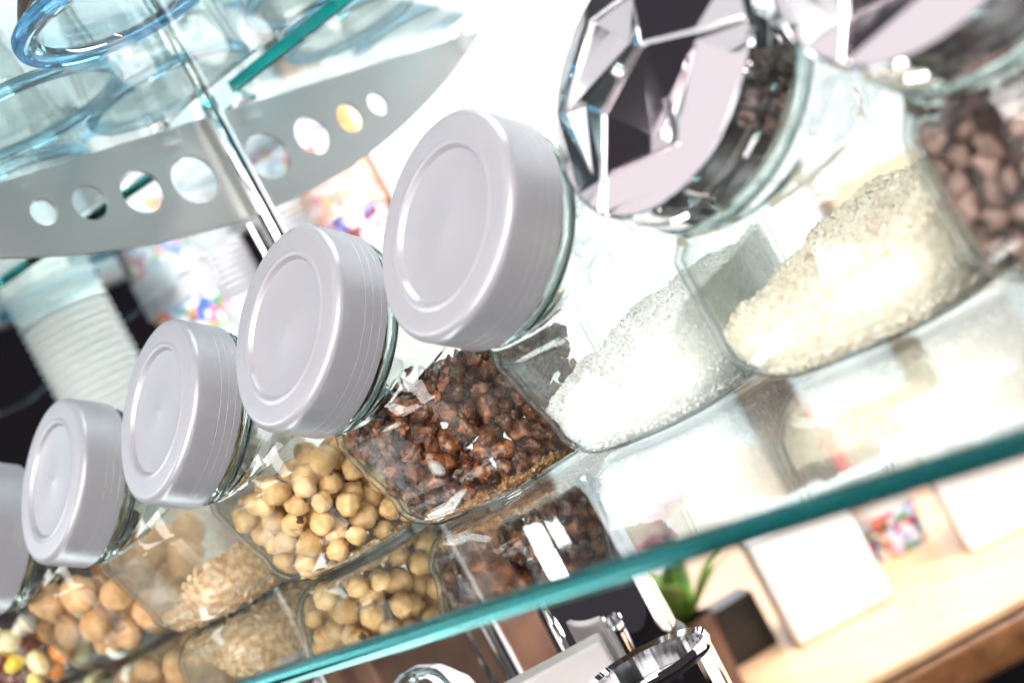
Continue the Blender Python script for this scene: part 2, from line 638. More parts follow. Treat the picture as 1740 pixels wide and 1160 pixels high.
main_shelf = [o for o in COL.objects if o.get('label', '').startswith('long clear')][0]
edge_strip((-1.9, .2569), (.35, .2569), ZS, main_shelf, .0050, True, .0064)
ZU = H + .235 + TG                  # top of upper shelf
shelf('glass_shelf', [(-1.9, .28), (.2, .28), (.2, .790), (-.683, .593), (-.800, .566), (-.826, .566), (-.951, .580), (-1.133, .513), (-1.76, .305), (-1.9, .305)], ZU, 'front upper glass pane resting on the steel bracket and carrying upturned glasses', 'glass shelves', .0015)
shelf('glass_shelf', [(-1.9, .33), (-1.76, .33), (-1.133, .553), (-.951, .620), (-.826, .640), (-.800, .606), (-.683, .633), (.2, .838), (.2, .885), (-1.9, .885)], ZU, 'rear upper glass pane with bright teal front edge meeting the pole', 'glass shelves', .0015)
edge_strip((-.799, .6060), (.2, .8377), ZU, [o for o in COL.objects if o.get('label', '').startswith('rear upper')][0], .0030, False, TG, m_edge_lit)
shelf('glass_shelf', [(-1.9, .30), (-.50, .30), (-.50, .635), (-1.9, .635)], H - .345, 'lowest glass shelf under the jars, carrying chrome and glass ware', 'glass shelves')

# ------------------------------------------------------------------ pole and brackets
PX, PY = -.8175, .587
pole = empty('support_pole', (PX + .011, PY, 0))
tag(pole, 'slim polished steel pole passing through the glass shelves', 'pole')
obj('tube', mesh('tube', *lathe([(.0001, 0), (.0062, 0), (.0062, 2.2), (.0001, 2.2)], 32, False), m_pole), pole)
obj('guide_strip', mesh('guide_strip', *box(-.0125, -.0085, -.0125, -.0085, .3, H + .153, .0012), m_pole), pole)
obj('collar', mesh('collar', *lathe([(.0066, 0), (.0085, .001), (.0085, .007), (.0066, .008)], 32), m_pole, True, 30), pole, (0, 0, ZU + .001))
obj('base_plate', mesh('base_plate', *lathe([(.0001, 0), (.09, 0), (.09, .006), (.0063, .010), (.0001, .010)], 40, False), m_pole, True, 30), pole)
pole2 = empty('support_pole', (-.885, .50, 0))
tag(pole2, 'thin chrome rod under the jar shelf at bottom left', 'pole')
obj('tube', mesh('tube2', *lathe([(.0001, 0), (.0055, 0), (.0055, ZS - TG - .001), (.0001, ZS - TG - .001)], 24, False), m_pole), pole2)


def bracket_mesh():
    cu_ = bpy.data.curves.new('bracket_outline', 'CURVE')
    cu_.dimensions = '2D'
    cu_.fill_mode = 'BOTH'
    cu_.extrude = .00125
    cu_.bevel_depth = .0002
    L, D = .272, .0735

    def poly(pts):
        sp = cu_.splines.new('POLY')
        sp.points.add(len(pts) - 1)
        for p, q in zip(sp.points, pts):
            p.co = (q[0], q[1], 0, 1)
        sp.use_cyclic_u = True
    pts = [(-L, 0), (L, 0), (L, -.003)]
    for i in range(1, 40):
        a = L - 2 * L * i / 40
        pts.append((a, -.003 - (D - .003) * (1 - (a / L) ** 2)))
    pts.append((-L, -.003))
    poly(pts)
    for a, z, r in ((-.1396, -.0255, .0089), (-.1084, -.0296, .0118), (-.0712, -.0333, .0150), (-.0312, -.0374, .0172), (.0304, -.0385, .0172), (.0736, -.0352, .0148), (.1119, -.0324, .0116), (.1419, -.0292, .0090)):
        poly([(a + r * math.cos(2 * math.pi * k / 40), z + r * math.sin(2 * math.pi * k / 40)) for k in range(40)])
    o = bpy.data.objects.new('tmp', cu_)
    COL.objects.link(o)
    dg = bpy.context.evaluated_depsgraph_get()
    me = bpy.data.meshes.new_from_object(o.evaluated_get(dg))
    bpy.data.objects.remove(o)
    me.transform(Matrix(((0, 0, 1, 0), (1, 0, 0, 0), (0, 1, 0, 0), (0, 0, 0, 1))))
    me.materials.clear()
    me.materials.append(m_steel)
    return me


bme = bracket_mesh()
ZB = H + .2295
br = tag(obj('shelf_bracket', bme, None, (PX, PY, ZB)), 'brushed steel lens-shaped bracket with eight round holes', 'bracket')


def bumper_mesh():
    parts = [lathe([(.0001, 0), (.006, 0), (.0068, .001), (.0068, .0035), (.0052, .0052), (.0001, .0052)], 20, False)]
    for k in range(4):
        x = -.0055 + k * .0036
        parts.append(tube([(-.0045, x, .001), (-.0052, x, -.006), (-.0046, x + .0006, -.012)], .0011, 8))
        parts.append(tube([(.0045, x, .001), (.0052, x, -.006), (.0046, x + .0006, -.012)], .0011, 8))
    return mesh('bumper', *join(parts), m_clear)


bum = bumper_mesh()
for nm, dy in (('left of the pole', -.036), ('right of the pole', .032), ('at the pointed far tip of the bracket', .25), ('at the near end of the bracket', -.2)):
    tag(obj('shelf_bumper', bum, None, (PX, PY + dy, ZB + .0002)), 'small clear plastic bumper clipped on the bracket, ' + nm, 'bumper', 'clear shelf bumpers')


# ------------------------------------------------------------------ jars
EL = R_(31.2)
NL = Vector((0, -math.cos(EL), math.sin(EL)))       # outward direction of a lid
TLT = Matrix(((1, 0, 0), (0, math.sin(EL), -math.cos(EL)), (0, math.cos(EL), math.sin(EL)))).to_4x4()   # lid plane -> jar


def sup(hx, hy, n, seg=72):
    out = []
    for j in range(seg):
        t = 2 * math.pi * j / seg
        c, s = math.cos(t), math.sin(t)
        r = (abs(c) ** n + abs(s) ** n) ** (-1 / n)
        out.append((hx * r * c, hy * r * s))
    return out


class Jar:
    """glass jar with a square body and a slanting round mouth; base centre at the origin, front = -y"""

    def __init__(self, hx, hyf, hyb, ly, lz, rn, t=.0024, sh=.050, kr=1.0):
        # ly, lz: centre of the lid's outer face; rn: neck radius
        self.hx, self.hy, self.t = hx, hyf, t
        c2 = Vector((0, ly, lz)) - NL * .024
        c1 = c2 - NL * .012
        e2 = Vector((0, math.sin(EL), math.cos(EL)))
        f1, b1 = c1 - e2 * rn, c1 + e2 * rn
        f2, b2 = c2 + NL * .018 - e2 * rn, c2 + NL * .018 + e2 * rn
        a, b = hyf, hyb
        zf = min(sh, f1.z - .004)
        fo = f1.y + a                     # how far the neck's front overhangs
        rows = [
            ((-a + .014 * kr, 0), (b - .014 * kr, 0), hx - .014 * kr, 3.2),
            ((-a + .0085 * kr, .0008 * kr), (b - .0085 * kr, .0008 * kr), hx - .0085 * kr, 3.4),
            ((-a + .0035 * kr, .0040 * kr), (b - .0035 * kr, .0040 * kr), hx - .0035 * kr, 3.3),
            ((-a + .0008 * kr, .0090 * kr), (b - .0008 * kr, .0090 * kr), hx - .0008 * kr, 3.5),
            ((-a - .0005, .0140 * kr), (b, .0150 * kr), hx, 3.2),
            ((-a + fo * .36, zf * .62), (b, .034), hx, 3.3),
            ((-a + fo * .66, zf * .90), (b - .0005, .056), hx, 3.4),
            ((-a + fo * .74, zf * .955), (b - .002, .066), hx - .0006, 3.4),
            ((-a + fo * .80, zf * .99), (b - .006, .078), hx - .0024, 3.5),
            ((-a + fo * .87, f1.z - .0030), (b - .017, (.078 + b1.z) / 2 + .004), hx * .35 + rn * .65 + .001, 3.0),
            ((-a + fo * .94, f1.z - .0015), ((b - .017 + b1.y) / 2 - .004, b1.z - .010), rn + .0022, 2.3),
            ((f1.y, f1.z), (b1.y, b1.z), rn, 2.0),
            ((f2.y, f2.z), (b2.y, b2.z), rn, 2.0)]
        self.rows = rows

    def ring(self, row, off=0.0, dz=0.0, seg=72):
        (fy, fz), (by, bz), hx, n = row
        cy_, cz = (fy + by) / 2, (fz + bz) / 2
        dy, dzv = (by - fy), (bz - fz)
        L = math.hypot(dy, dzv)
        uy, uz = dy / L, dzv / L
        return [(x, cy_ + y * uy, cz + y * uz + dz) for x, y in sup(hx - off, L / 2 - off, n, seg)]

    def refine(self, k=3):
        P = np.array([[r[0][0], r[0][1], r[1][0], r[1][1], r[2], r[3]] for r in self.rows])
        out = []
        n = len(P)
        for i in range(n - 1):
            p0, p1, p2, p3 = P[max(i - 1, 0)], P[i], P[i + 1], P[min(i + 2, n - 1)]
            for j in range(k):
                t = j / k
                q = .5 * ((2 * p1) + (-p0 + p2) * t + (2 * p0 - 5 * p1 + 4 * p2 - p3) * t * t + (-p0 + 3 * p1 - 3 * p2 + p3) * t ** 3)
                out.append(((q[0], q[1]), (q[2], q[3]), q[4], max(q[5], 2.0)))
        q = P[-1]
        out.append(((q[0], q[1]), (q[2], q[3]), q[4], q[5]))
        return out

    def glass(self):
        rows = self.refine()
        outer = [self.ring(r) for r in rows]
        inner = []
        n_ = len(rows)
        for i, r in enumerate(rows):
            up = min(1, max(0, (i - 23) / 4)) * min(1, max(0, (n_ - 1 - i) / 3))
            k_ = self.t * (1 + .75 * up)
            rg = self.ring(r, k_, self.t * max(0, 1 - i / 9))
            if up > 0:
                o_r = outer[i]
                cc = Vector([sum(p[q] for p in rg) / len(rg) for q in range(3)])
                rg = [tuple(Vector(p) + (cc - Vector(p)).normalized() * (.0016 * up * noise.noise(Vector(p) * 62))) for p in rg]
            inner.append(rg)
        n = len(outer[0])
        v, f = loft(outer, True, False)
        vi, fi = loft(inner, True, False)
        o = len(v)
        v = v + vi
        f = f + [tuple(i + o for i in q[::-1]) for q in fi]
        a, b = (len(outer) - 1) * n, o + (len(inner) - 1) * n
        f += [(a + j, a + (j + 1) % n, b + (j + 1) % n, b + j) for j in range(n)]
        return v, f

    def section(self, z, off):
        """front y, back y, half width, exponent of the inside at height z"""
        F_ = [(r[0][1], r[0][0]) for r in self.rows[:9]]
        B_ = [(r[1][1], r[1][0]) for r in self.rows]
        W = [((r[0][1] + r[1][1]) / 2, r[2], r[3]) for r in self.rows[:12]]
        fy = np.interp(z, [p[0] for p in F_], [p[1] for p in F_])
        by = np.interp(z, [p[0] for p in B_[:12]], [p[1] for p in B_[:12]])
        hx = np.interp(z, [p[0] for p in W], [p[1] for p in W])
        n = np.interp(z, [p[0] for p in W], [p[2] for p in W])
        return fy + off, by - off, hx - off, n

    def inside(self, p, off):
        x, y, z = p
        if z < self.t + off * .9:
            return False
        fy, by, hx, n = self.section(z, self.t + off)
        cy_, hy = (fy + by) / 2, (by - fy) / 2
        return (abs(x) / hx) ** n + (abs(y - cy_) / hy) ** n <= 1

    def heap(self, h, seg=96, off=.0005):
        """solid fill following the inside of the jar up to the height h(x, y)"""
        def per(j, z):
            fy, by, hx, n = self.section(z, self.t + off)
            c, s = math.cos(2 * math.pi * j / seg), math.sin(2 * math.pi * j / seg)
            r = (abs(c) ** n + abs(s) ** n) ** (-1 / n)
            return hx * r * c, (fy + by) / 2 + (by - fy) / 2 * r * s
        z0 = self.t + off
        top = []
        for j in range(seg):
            z = .03
            for _ in range(6):
                x, y = per(j, z)
                z = h(x, y)
            top.append(z)
        rings = []
        for t in (0, .04, .09, .16, .26, .4, .55, .7, .85, 1):
            rings.append([(*per(j, z0 + (top[j] - z0) * t), z0 + (top[j] - z0) * t) for j in range(seg)])
        last = rings[-1]
        yc = sum(p[1] for p in last) / seg
        K = 22
        for k in range(1, K):
            t = 1 - k / K
            rg = []
            for p in last:
                x, y = p[0] * t, yc + (p[1] - yc) * t
                rg.append((x, y, h(x, y)))
            rings.append(rg)
        return loft(rings)


def lid_profile(R, T):
    """closed (r, z) profile, z = 0 at the outer face, body below"""
    P = [(.0001, -.0019), (.0004, -.00178), (.0010, -.0019), (.30 * R, -.0020), (.645 * R, -.0021), (.655 * R, -.0020), (.662 * R, -.0016), (.676 * R, -.0006), (.684 * R, -.0001), (.695 * R, .0002), (.715 * R, .0004), (.735 * R, .0002), (.75 * R, .0), (.82 * R, .0)]
    rb = .0040
    for k in range(13):
        a = R_(90 - 7.3 * k)
        P.append((R - rb + rb * math.cos(a), -rb + rb * math.sin(a)))
    for u in (.30, .545, .55, .56, .565, .70, .705, .715, .72, .86, .865, .875, .88, .985):
        P.append((R * (1.004 - .004 * abs(u - .5)) + (-.00006 if u in (.55, .56, .705, .715, .865, .875) else 0) - .0002, -T * u))
    P.append((R * .997, -T))
    P += [(R * .93, -T), (R * .92, -.006), (.0001, -.005)]
    return P


def solid_lathe(P, seg=96):
    return lathe(P, seg, False)


small = Jar(.0500, .0680, .0500, -.0945, .1168, .0405, .0024, .056, 1.55)


def jar_mesh(name, J, wall=None):
    me = mesh(name, *J.glass(), [m_jar, wall or m_wall], True, 50)
    rows = J.refine()
    cut = (len(J.rows) - 4) * 3 * 72      # ring faces up to the shoulder are plain thin wall
    nr = (len(rows) - 1) * 72
    for i, p in enumerate(me.polygons):
        k = i if i < nr + 1 else i - nr - 1
        if k < cut or k == nr:
            p.material_index = 1
    return me


jar_me = jar_mesh('jar_body', small)
jar_me_b = jar_mesh('dusty_jar_body', small, m_wall_dusty)
lid_me = mesh('lid', *solid_lathe(lid_profile(.0475, .0255)), m_lid, True, 14)


def neck_ring(r):
    return mesh('neck_ring', *lathe([(r + .0030 * math.cos(R_(a)), .0030 * math.sin(R_(a))) for a in range(0, 360, 20)], 72), m_neck, True, 60)


ring_me = {True: neck_ring(.0423), False: neck_ring(.0474)}


def add_jar(x, y, rz, me, lidm, J, ly, lz, label, group):
    e = empty('storage_jar', (x, y, ZS + .0004), rz)
    tag(e, label, 'jar', group)
    obj('glass_body', me, e)
    rg = obj('neck_ring', ring_me[J is small], e)
    Mr = TLT.copy()
    Mr.translation = Vector((0, ly, lz)) - NL * (.0315 if J is small else .0265)
    rg.matrix_parent_inverse = Matrix()
    rg.matrix_local = Mr
    l = obj('lid', lidm, e)
    Mx = TLT.copy()
    Mx.translation = Vector((0, ly, lz))
    l.matrix_parent_inverse = Matrix()
    l.matrix_local = Mx @ Matrix.Rotation(R_(random.uniform(-1, 1)), 4, 'X') @ Matrix.Rotation(R_(random.uniform(-1.2, 1.2)), 4, 'Y') @ Matrix.Rotation(0 if lidm is not lid_me else random.random() * 6, 4, 'Z')
    return e, l


LY, LZ = -.0945, .1168
# X, Y of the lid faces as they stand in the row
ROW = {'E': (-.4417, .400, 0), 'D': (-.557, .3885, R_(1)), 'C': (-.676, .380, R_(-1)), 'B': (-.810, .372, R_(2)), 'A': (-.934, .364, 0), 'Z': (-1.062, .352, R_(-2))}
LAB = {'E': 'jar with plain silver lid half full of coarse white sugar', 'D': 'jar with plain silver lid full of glossy brown caramelised walnuts', 'C': 'jar with plain silver lid full of whole peeled hazelnuts', 'B': 'jar with plain silver lid holding fine chopped nuts', 'A': 'jar holding round amaretti biscuits, its silver lid cut by the left edge', 'Z': 'jar of bright candies in the bottom left corner'}
base = {}
for k, (x, y, rz) in ROW.items():
    bx, by = x, y + .088
    base[k] = (bx, by, rz)
    add_jar(bx, by, rz, jar_me_b if k == 'B' else jar_me, lid_me, small, LY, LZ, LAB[k], 'jars on the glass shelf')

# the two larger jars with faceted chrome lids
big = Jar(.058, .0840, .0560, -.092, .1205, .0455, .0026, .060, 1.9)
big_me = jar_mesh('large_jar_body', big)
BLY, BLZ, BR, BT = -.092, .1205, .0500, .020


def chrome_lid_meshes():
    R, T = BR, BT
    P = [(R * .965, -.0006), (R * .985, -.0002), (R, -.0012), (R * 1.0, -T * .40), (R * .985, -T * .46), (R * .985, -T * .60), (R, -T * .66), (R, -T), (R * .92, -T), (R * .90, -.004), (R * .94, -.003)]
    side = mesh('lid_band', *lathe(P, 96, True), m_chrome, True, 25)
    # facets: (x, y, height) in lid radii
    h = lambda x, y, z: (x * R, y * R, z * R)
    arc = lambda a: (math.cos(R_(a)) * .972, math.sin(R_(a)) * .972)
    V = {'a': (.955, -.10, .0), 'b': (.58, -.02, .095), 'c': (.25, -.66, .034), 'd': (-.47, -.59, .045), 'e': (-.57, -.787, .0), 'f': (-.34, -.18, .10), 'g': (.13, .12, .125), 'p': (.16, -.28, -.02), 'q': (-.08, -.40, -.07), 's': (.40, -.16, -.03), 'h': (-.80, .08, .045), 'i': (-.45, .64, .03), 'j': (.06, .58, .085), 'k': (-.12, .30, .0), 'm': (-.60, .06, .035), 'n': (-.42, .34, -.05)}
    seq = []

    def arcpts(a0, a1, n):
        return [(*arc(a0 + (a1 - a0) * i / n), 0) for i in range(n + 1)]
    polys = []
    aa, ac, ae = -6, -66, -126
    polys.append([V['c']] + arcpts(ac, aa, 8) + [V['a'], (.56, -.06, .062)])
    polys.append([V['e']] + arcpts(ae, ac, 8) + [V['c'], V['d']])
    # hollow star on the right
    polys += [[(.56, -.06, .062), V['b'], V['s']], [V['b'], V['g'], V['s']], [V['g'], V['p'], V['s']], [V['g'], V['f'], V['q'], V['p']], [V['f'], V['d'], V['q']], [V['d'], V['c'], V['q']], [V['q'], V['c'], V['p']], [V['p'], V['c'], (.56, -.06, .062), V['s']]]
    # dark slope between the two stars and up to the rim
    polys += [[V['a'], *arcpts(aa, 62, 8), V['j'], V['g'], V['b'], (.56, -.06, .062)]]
    polys += [[V['g'], V['j'], V['k']], [V['g'], V['k'], V['f']], [V['k'], V['m'], V['f']], [V['m'], V['h'], (-.60, -.50, .03)], [V['m'], (-.60, -.50, .03), V['d'], V['f']]]
    polys += [[V['h'], V['i'], V['k'], V['m']], [V['i'], V['j'], V['k']]]
    polys += [[V['j'], *arcpts(62, 118, 6), V['i']], [V['i'], *arcpts(118, 170, 6), V['h']], [V['h'], *arcpts(170, 215, 6), (-.60, -.50, .03)], [(-.60, -.50, .03), *arcpts(215, 360 - 126, 4), V['e'], V['d']]]
    verts, faces = [], []
    idx = {}

    def vi(p):
        k = (round(p[0], 3), round(p[1], 3), round(p[2], 3))
        if k not in idx:
            idx[k] = len(verts)
            verts.append(h(*p))
        return idx[k]
    for p in polys:
        ids = []
        for q in p:
            i = vi(q)
            if not ids or ids[-1] != i:
                ids.append(i)
        # fan from the first vertex keeps every facet planar pieces
        faces.append(tuple(ids))
    fac = mesh('lid_facets', verts, faces, m_chrome_tint, False)
    rid = []
    for line in (['e', 'd', 'f', 'g', 'b', 'a'], ['m', 'h', 'i', 'j'], ['c', 'p']):
        rid.append(tube([h(V[q][0], V[q][1], V[q][2] + .012) for q in line], .00085, 8))
    rid.append(lump(3, .0020, 1, 1, 1, 0, 1, 2))
    rv, rf = rid[-1]
    rid[-1] = ([(x - .2 * R, y + .1 * R, z + .07 * R) for x, y, z in rv], rf)
    ridge = mesh('lid_ridges', *join(rid), m_chrome_edge)
    return side, fac, ridge


cl_side, cl_fac, cl_rid = chrome_lid_meshes()
BIG = {'F': (-.3185, .3976, 0), 'G': (-.2000, .378, R_(2))}
BLAB = {'F': 'large jar with faceted chrome lid full of pale raw sugar', 'G': 'large chrome lidded jar of dark chocolate pieces at the right edge'}
for k, (x, y, rz) in BIG.items():
    bx, by = x, y - BLY
    base[k] = (bx, by, rz)
    e, l = add_jar(bx, by, rz, big_me, cl_side, big, BLY, BLZ, BLAB[k], 'jars on the glass shelf')
    l['label'] = 'polished faceted chrome lid'
    obj('facets', cl_fac, l)
    obj('ridges', cl_rid, l)


def place(k, p):
    bx, by, rz = base[k]
    q = Matrix.Rotation(rz, 3, 'Z') @ Vector(p)
    return (bx + q.x, by + q.y, ZS + .0004 + q.z)


def pack(J, r, top, count, jit=.12, tries=260, hmin=0):
    """drop balls one by one into the lowest free spot inside the jar"""
    P = np.zeros((0, 4))
    for i in range(count):
        ri = r * (1 + jit * rng.uniform(-1, 1))
        x = rng.uniform(-J.hx, J.hx, tries)
        y = rng.uniform(-J.hy * 1.25, J.hy, tries)
        z = np.full(tries, J.t + ri + hmin)
        if len(P):
            dx = x[:, None] - P[None, :, 0]
            dy = y[:, None] - P[None, :, 1]
            rr = (ri + P[None, :, 3]) * .97
            d2 = rr ** 2 - dx ** 2 - dy ** 2
            zz = np.where(d2 > 0, P[None, :, 2] + np.sqrt(np.maximum(d2, 0)), 0)
            z = np.maximum(z, zz.max(1))
        best = None
        for j in np.argsort(z):
            # balls on the rounded floor slide up along it
            for dz in (0, .002, .005, .009):
                if J.inside((x[j], y[j], z[j] + dz), ri * .96):
                    best = (x[j], y[j], z[j] + dz, ri)
                    break
            if best:
                break
        if best is None or best[2] > top(best[0], best[1]):
            continue
        P = np.vstack([P, best])
    return P


def shown(J, p, depth):
    """does the ball lie near the outside of the heap (front, right side, top)?"""
    fy, by, hx, n = J.section(p[2], J.t)
    return min(p[1] - fy, hx - p[0], p[0] + hx, by - p[1]) < depth


def scatter(k, J, pts, meshes, name, label, cat, group, topfree=None, depth=.03, tilt=1):
    c = 0
    for p in pts:
        if not (shown(J, p, depth) or (topfree and p[2] > topfree)):
            continue
        me = meshes[c % len(meshes)]
        o = obj(name, me, None, place(k, p[:3]), (random.uniform(0, 6.3) * tilt, random.uniform(0, 6.3) * tilt, random.uniform(0, 6.3)))
        s = p[3] / me['r'] if 'r' in me else 1
        o.scale = (s, s, s)
        tag(o, me.get('label', label), cat, group)
        c += 1
    return c


def lumps(name, n, r, m, sx, sy, sz, amp, freq, sub=2):
    out = []
    for i in range(n):
        me = mesh(name, *lump(i + 1 + len(name), r, sx, sy, sz, amp, freq, sub), m, True, None)
        me['r'] = r
        out.append(me)
    return out


# hazelnuts (some with a patch of dark skin)
hz = []
for i in range(10):
    v, f = lump(i + 3, .0066, 1, .95, 1.06, .17, 1.7, 3)
    v = [(x * (1 - .16 * max(0, z / .0066) ** 2), y * (1 - .16 * max(0, z / .0066) ** 2), z * (1.10 if z > .005 else (.88 if z < -.004 else 1))) for x, y, z in v]
    me = mesh('hazelnut', v, f, [m_hazel, m_skin], True, None)
    me['r'] = .0066
    if i % 3 == 0:
        me['label'] = 'roasted hazelnut with a patch of dark skin in the hazelnut jar'
        d = Vector((random.uniform(-1, 1), random.uniform(-1, 1), random.uniform(-.6, .8))).normalized()
        for p in me.polygons:
            q = p.center.normalized()
            if q.dot(d) > .90 + .05 * noise.noise(q * 6):
                p.material_index = 1
    hz.append(me)
P = pack(small, .0066, lambda x, y: .056 + .022 * (y + .05) / .1, 340, .2)
n1 = scatter('C', small, P, hz, 'hazelnut', 'round peeled roasted hazelnut in the hazelnut jar', 'nut', 'hazelnuts in the jar', .045, .026)

# caramelised walnuts
wn = lumps('walnut_piece', 10, .0064, m_walnut, 1.15, .88, .8, .62, 2.0, 3)
P = pack(small, .0050, lambda x, y: .064 + .020 * (y + .05) / .1, 680, .35, 200)
order = sorted(P, key=lambda p: (p[1] - p[0] * .5 - p[2] * .6))[:290]
n2 = scatter('D', small, order, wn, 'walnut_piece', 'glossy brown caramelised walnut piece in the walnut jar', 'nut', 'caramelised walnuts in the jar', .05, .024)

# amaretti
am = lumps('amaretti_biscuit', 4, .013, m_amar, 1.0, 1.0, .78, .16, 1.8, 3)
P = pack(small, .0122, lambda x, y: .058, 60, .1)
scatter('A', small, P, am, 'amaretti_biscuit', 'round golden amaretti biscuit in the left jar', 'biscuit', 'amaretti in the jar', 0, .1)

# candies
P = pack(small, .008, lambda x, y: .05, 130, .15)
cn = []
for i, m in enumerate(CANDY):
    me = mesh('candy', *lump(i + 40, .008, 1.1, .9, .8, .2, 1.5, 2), m, True, None)
    me['r'] = .008
    me['label'] = 'small ' + m.name.split('.')[0].replace('candy_', '').replace('_', ' ') + ' candy in the bottom left jar'
    cn.append(me)
random.shuffle(cn)
scatter('Z', small, P, cn, 'candy', 'small bright candy in the bottom left jar', 'candy', 'candies in the corner jar', .03, .02)

# chocolate pieces
# granular fills: a solid heap plus loose grains over it
def grains(J, h, size, count, wall):
    V, Fc = [], []
    tet = [(1, 1, 1), (-1, -1, 1), (-1, 1, -1), (1, -1, -1)]
    cube = [(-1, -1, -1), (1, -1, -1), (1, 1, -1), (-1, 1, -1), (-1, -1, 1), (1, -1, 1), (1, 1, 1), (-1, 1, 1)]
    cf = [(0, 3, 2, 1), (4, 5, 6, 7), (0, 1, 5, 4), (1, 2, 6, 5), (2, 3, 7, 6), (3, 0, 4, 7)]
    made = 0
    while made < count:
        if random.random() < wall:
            # against the glass
            j = random.random()
            z = J.t + .001 + random.random() * .062
            fy, by, hx, n = J.section(z, J.t + size * .75)
            a = random.random() * 2 * math.pi
            c, s = math.cos(a), math.sin(a)
            r = (abs(c) ** n + abs(s) ** n) ** (-1 / n)
            x, y = hx * r * c, (fy + by) / 2 + (by - fy) / 2 * r * s
            if z > h(x, y) + size * .4:
                continue
        else:
            x, y = random.uniform(-J.hx, J.hx), random.uniform(-J.hy * 1.2, J.hy)
            z = h(x, y) + random.uniform(-.2, .55) * size
            if not J.inside((x, y, z), size * .6):
                continue
        q = Matrix.Rotation(random.random() * 6.3, 3, Vector((random.uniform(-1, 1), random.uniform(-1, 1), random.uniform(-1, 1))).normalized())
        s = size * random.uniform(.32, .62)
        o = len(V)
        for p in cube:
            w = q @ Vector((p[0] * s, p[1] * s * .8, p[2] * s * .7))
            V.append((x + w.x, y + w.y, z + w.z))
        Fc += [tuple(i + o for i in t) for t in cf]
        made += 1
    return V, Fc


def fill(k, J, h, m, name, label, cat, size, count, wall, off=.0005):
    bx, by, rz = base[k]
    hv, hf = J.heap(h, off=off)
    gv, gf = grains(J, h, size, count, wall)
    me = mesh(name, *join([(hv, hf), (gv, gf)]), m, True, 35)
    o = obj(name, me, None, (bx, by, ZS + .0004), (0, 0, rz))
    o['kind'] = 'stuff'
    o['label'] = label
    o['category'] = cat
    return o


def nz(x, y, f, s):
    return noise.noise(Vector((x * f + s, y * f - s, s)))


fill('E', small, lambda x, y: max(.010, .025 + .32 * max(0, x - .018) + .23 * (y + .070) + .0035 * nz(x, y, 55, 2) + .0012 * nz(x, y, 260, 4)), m_white, 'white_sugar', 'coarse white sugar sloping inside the jar', 'sugar', .0015, 15000, .45)
fill('B', small, lambda x, y: max(.006, .011 + .42 * max(0, x + .004) - .04 * (y + .05) + .003 * nz(x, y, 60, 7) + .001 * nz(x, y, 300, 2)), m_chop, 'chopped_nuts', 'fine golden chopped nuts lying low in the jar', 'chopped nuts', .0046, 3600, .55)
fill('F', big, lambda x, y: max(.012, .022 + .18 * max(0, x - .01) + .20 * (y + .083) + .004 * nz(x, y, 48, 5) + .0013 * nz(x, y, 240, 1)), m_raw, 'raw_sugar', 'pale golden raw sugar heaped inside the large jar', 'sugar', .0017, 15000, .45)
# chocolate crumbs: single pieces where they show, over a heap darkened to paint the shade between them
def choc_h(x, y):
    return .060 + .10 * (y + .02) + .004 * noise.noise(Vector((x * 60, y * 60, 3)))


ch = lumps('chocolate_piece', 7, .0034, m_cocoa, 1.15, .9, .75, .6, 1.9, 2)
pts = []
while len(pts) < 295:
    rr_ = random.uniform(.0034, .0052)
    if random.random() < .70:
        z = random.uniform(.006, .062)
        fy, by, hx, n = big.section(z, big.t + rr_ * .9)
        a = random.uniform(math.pi * .75, math.pi * 1.9)
        c, sn = math.cos(a), math.sin(a)
        k = (abs(c) ** n + abs(sn) ** n) ** (-1 / n)
        x, y = hx * k * c, (fy + by) / 2 + (by - fy) / 2 * k * sn
        if z > choc_h(x, y):
            continue
    else:
        x, y = random.uniform(-.054, .054), random.uniform(-.07, .06)
        z = choc_h(x, y) + rr_ * .3
        if not big.inside((x, y, z), rr_):
            continue
    if any((x - p[0]) ** 2 + (y - p[1]) ** 2 + (z - p[2]) ** 2 < (.8 * (rr_ + p[3])) ** 2 for p in pts):
        rr_ *= .7
        if random.random() < .8:
            continue
    pts.append((x, y, z, rr_))
scatter('G', big, pts, ch, 'chocolate_piece', 'dark chocolate piece in the jar at the right edge', 'chocolate', 'chocolate pieces in the jar', .0, 1)


fill('G', big, lambda x, y: choc_h(x, y) - .003, m_cocoa_shade, 'chocolate_crumbs', 'heap of small chocolate crumbs filling the right jar', 'crumbs', .0050, 900, .0, .0062)
# crumbs on the walnut jar's floor
fill('D', small, lambda x, y: .0065 + .004 * nz(x, y, 90, 3), m_crumb, 'walnut_crumbs', 'brown walnut crumbs at the bottom of the walnut jar', 'crumbs', .0017, 3800, .62)
fill('C', small, lambda x, y: .0040 + .0012 * nz(x, y, 90, 9), m_chop, 'hazelnut_crumbs', 'pale hazelnut crumbs at the bottom of the hazelnut jar', 'crumbs', .0016, 1200, .35)


# ------------------------------------------------------------------ glasses upturned on the upper shelf
def tumbler(R, top, hgt, t=.0026, rim=.0022):
    """mouth down: mouth radius R at z = 0, foot radius top at z = hgt"""
    P = []
    for k in range(7):
        a = R_(-180 + 180 * k / 6 * 1.0)
        P.append((R + rim * math.cos(a) * .9, rim + rim * math.sin(a)))
    for i in range(1, 11):
        u = i / 10
        P.append((R + rim - (R - top) * (u ** 1.25), rim + u * hgt))
    P += [(top * .6, hgt + .0025), (.0001, hgt + .0015), (.0001, hgt - .007), (top * .6, hgt - .0075)]
    for i in range(10, 0, -1):
        u = i / 10
        P.append((R - rim * .6 - (R - top) * (u ** 1.25) - t * .3 * u, rim + u * (hgt - .008)))
    return P


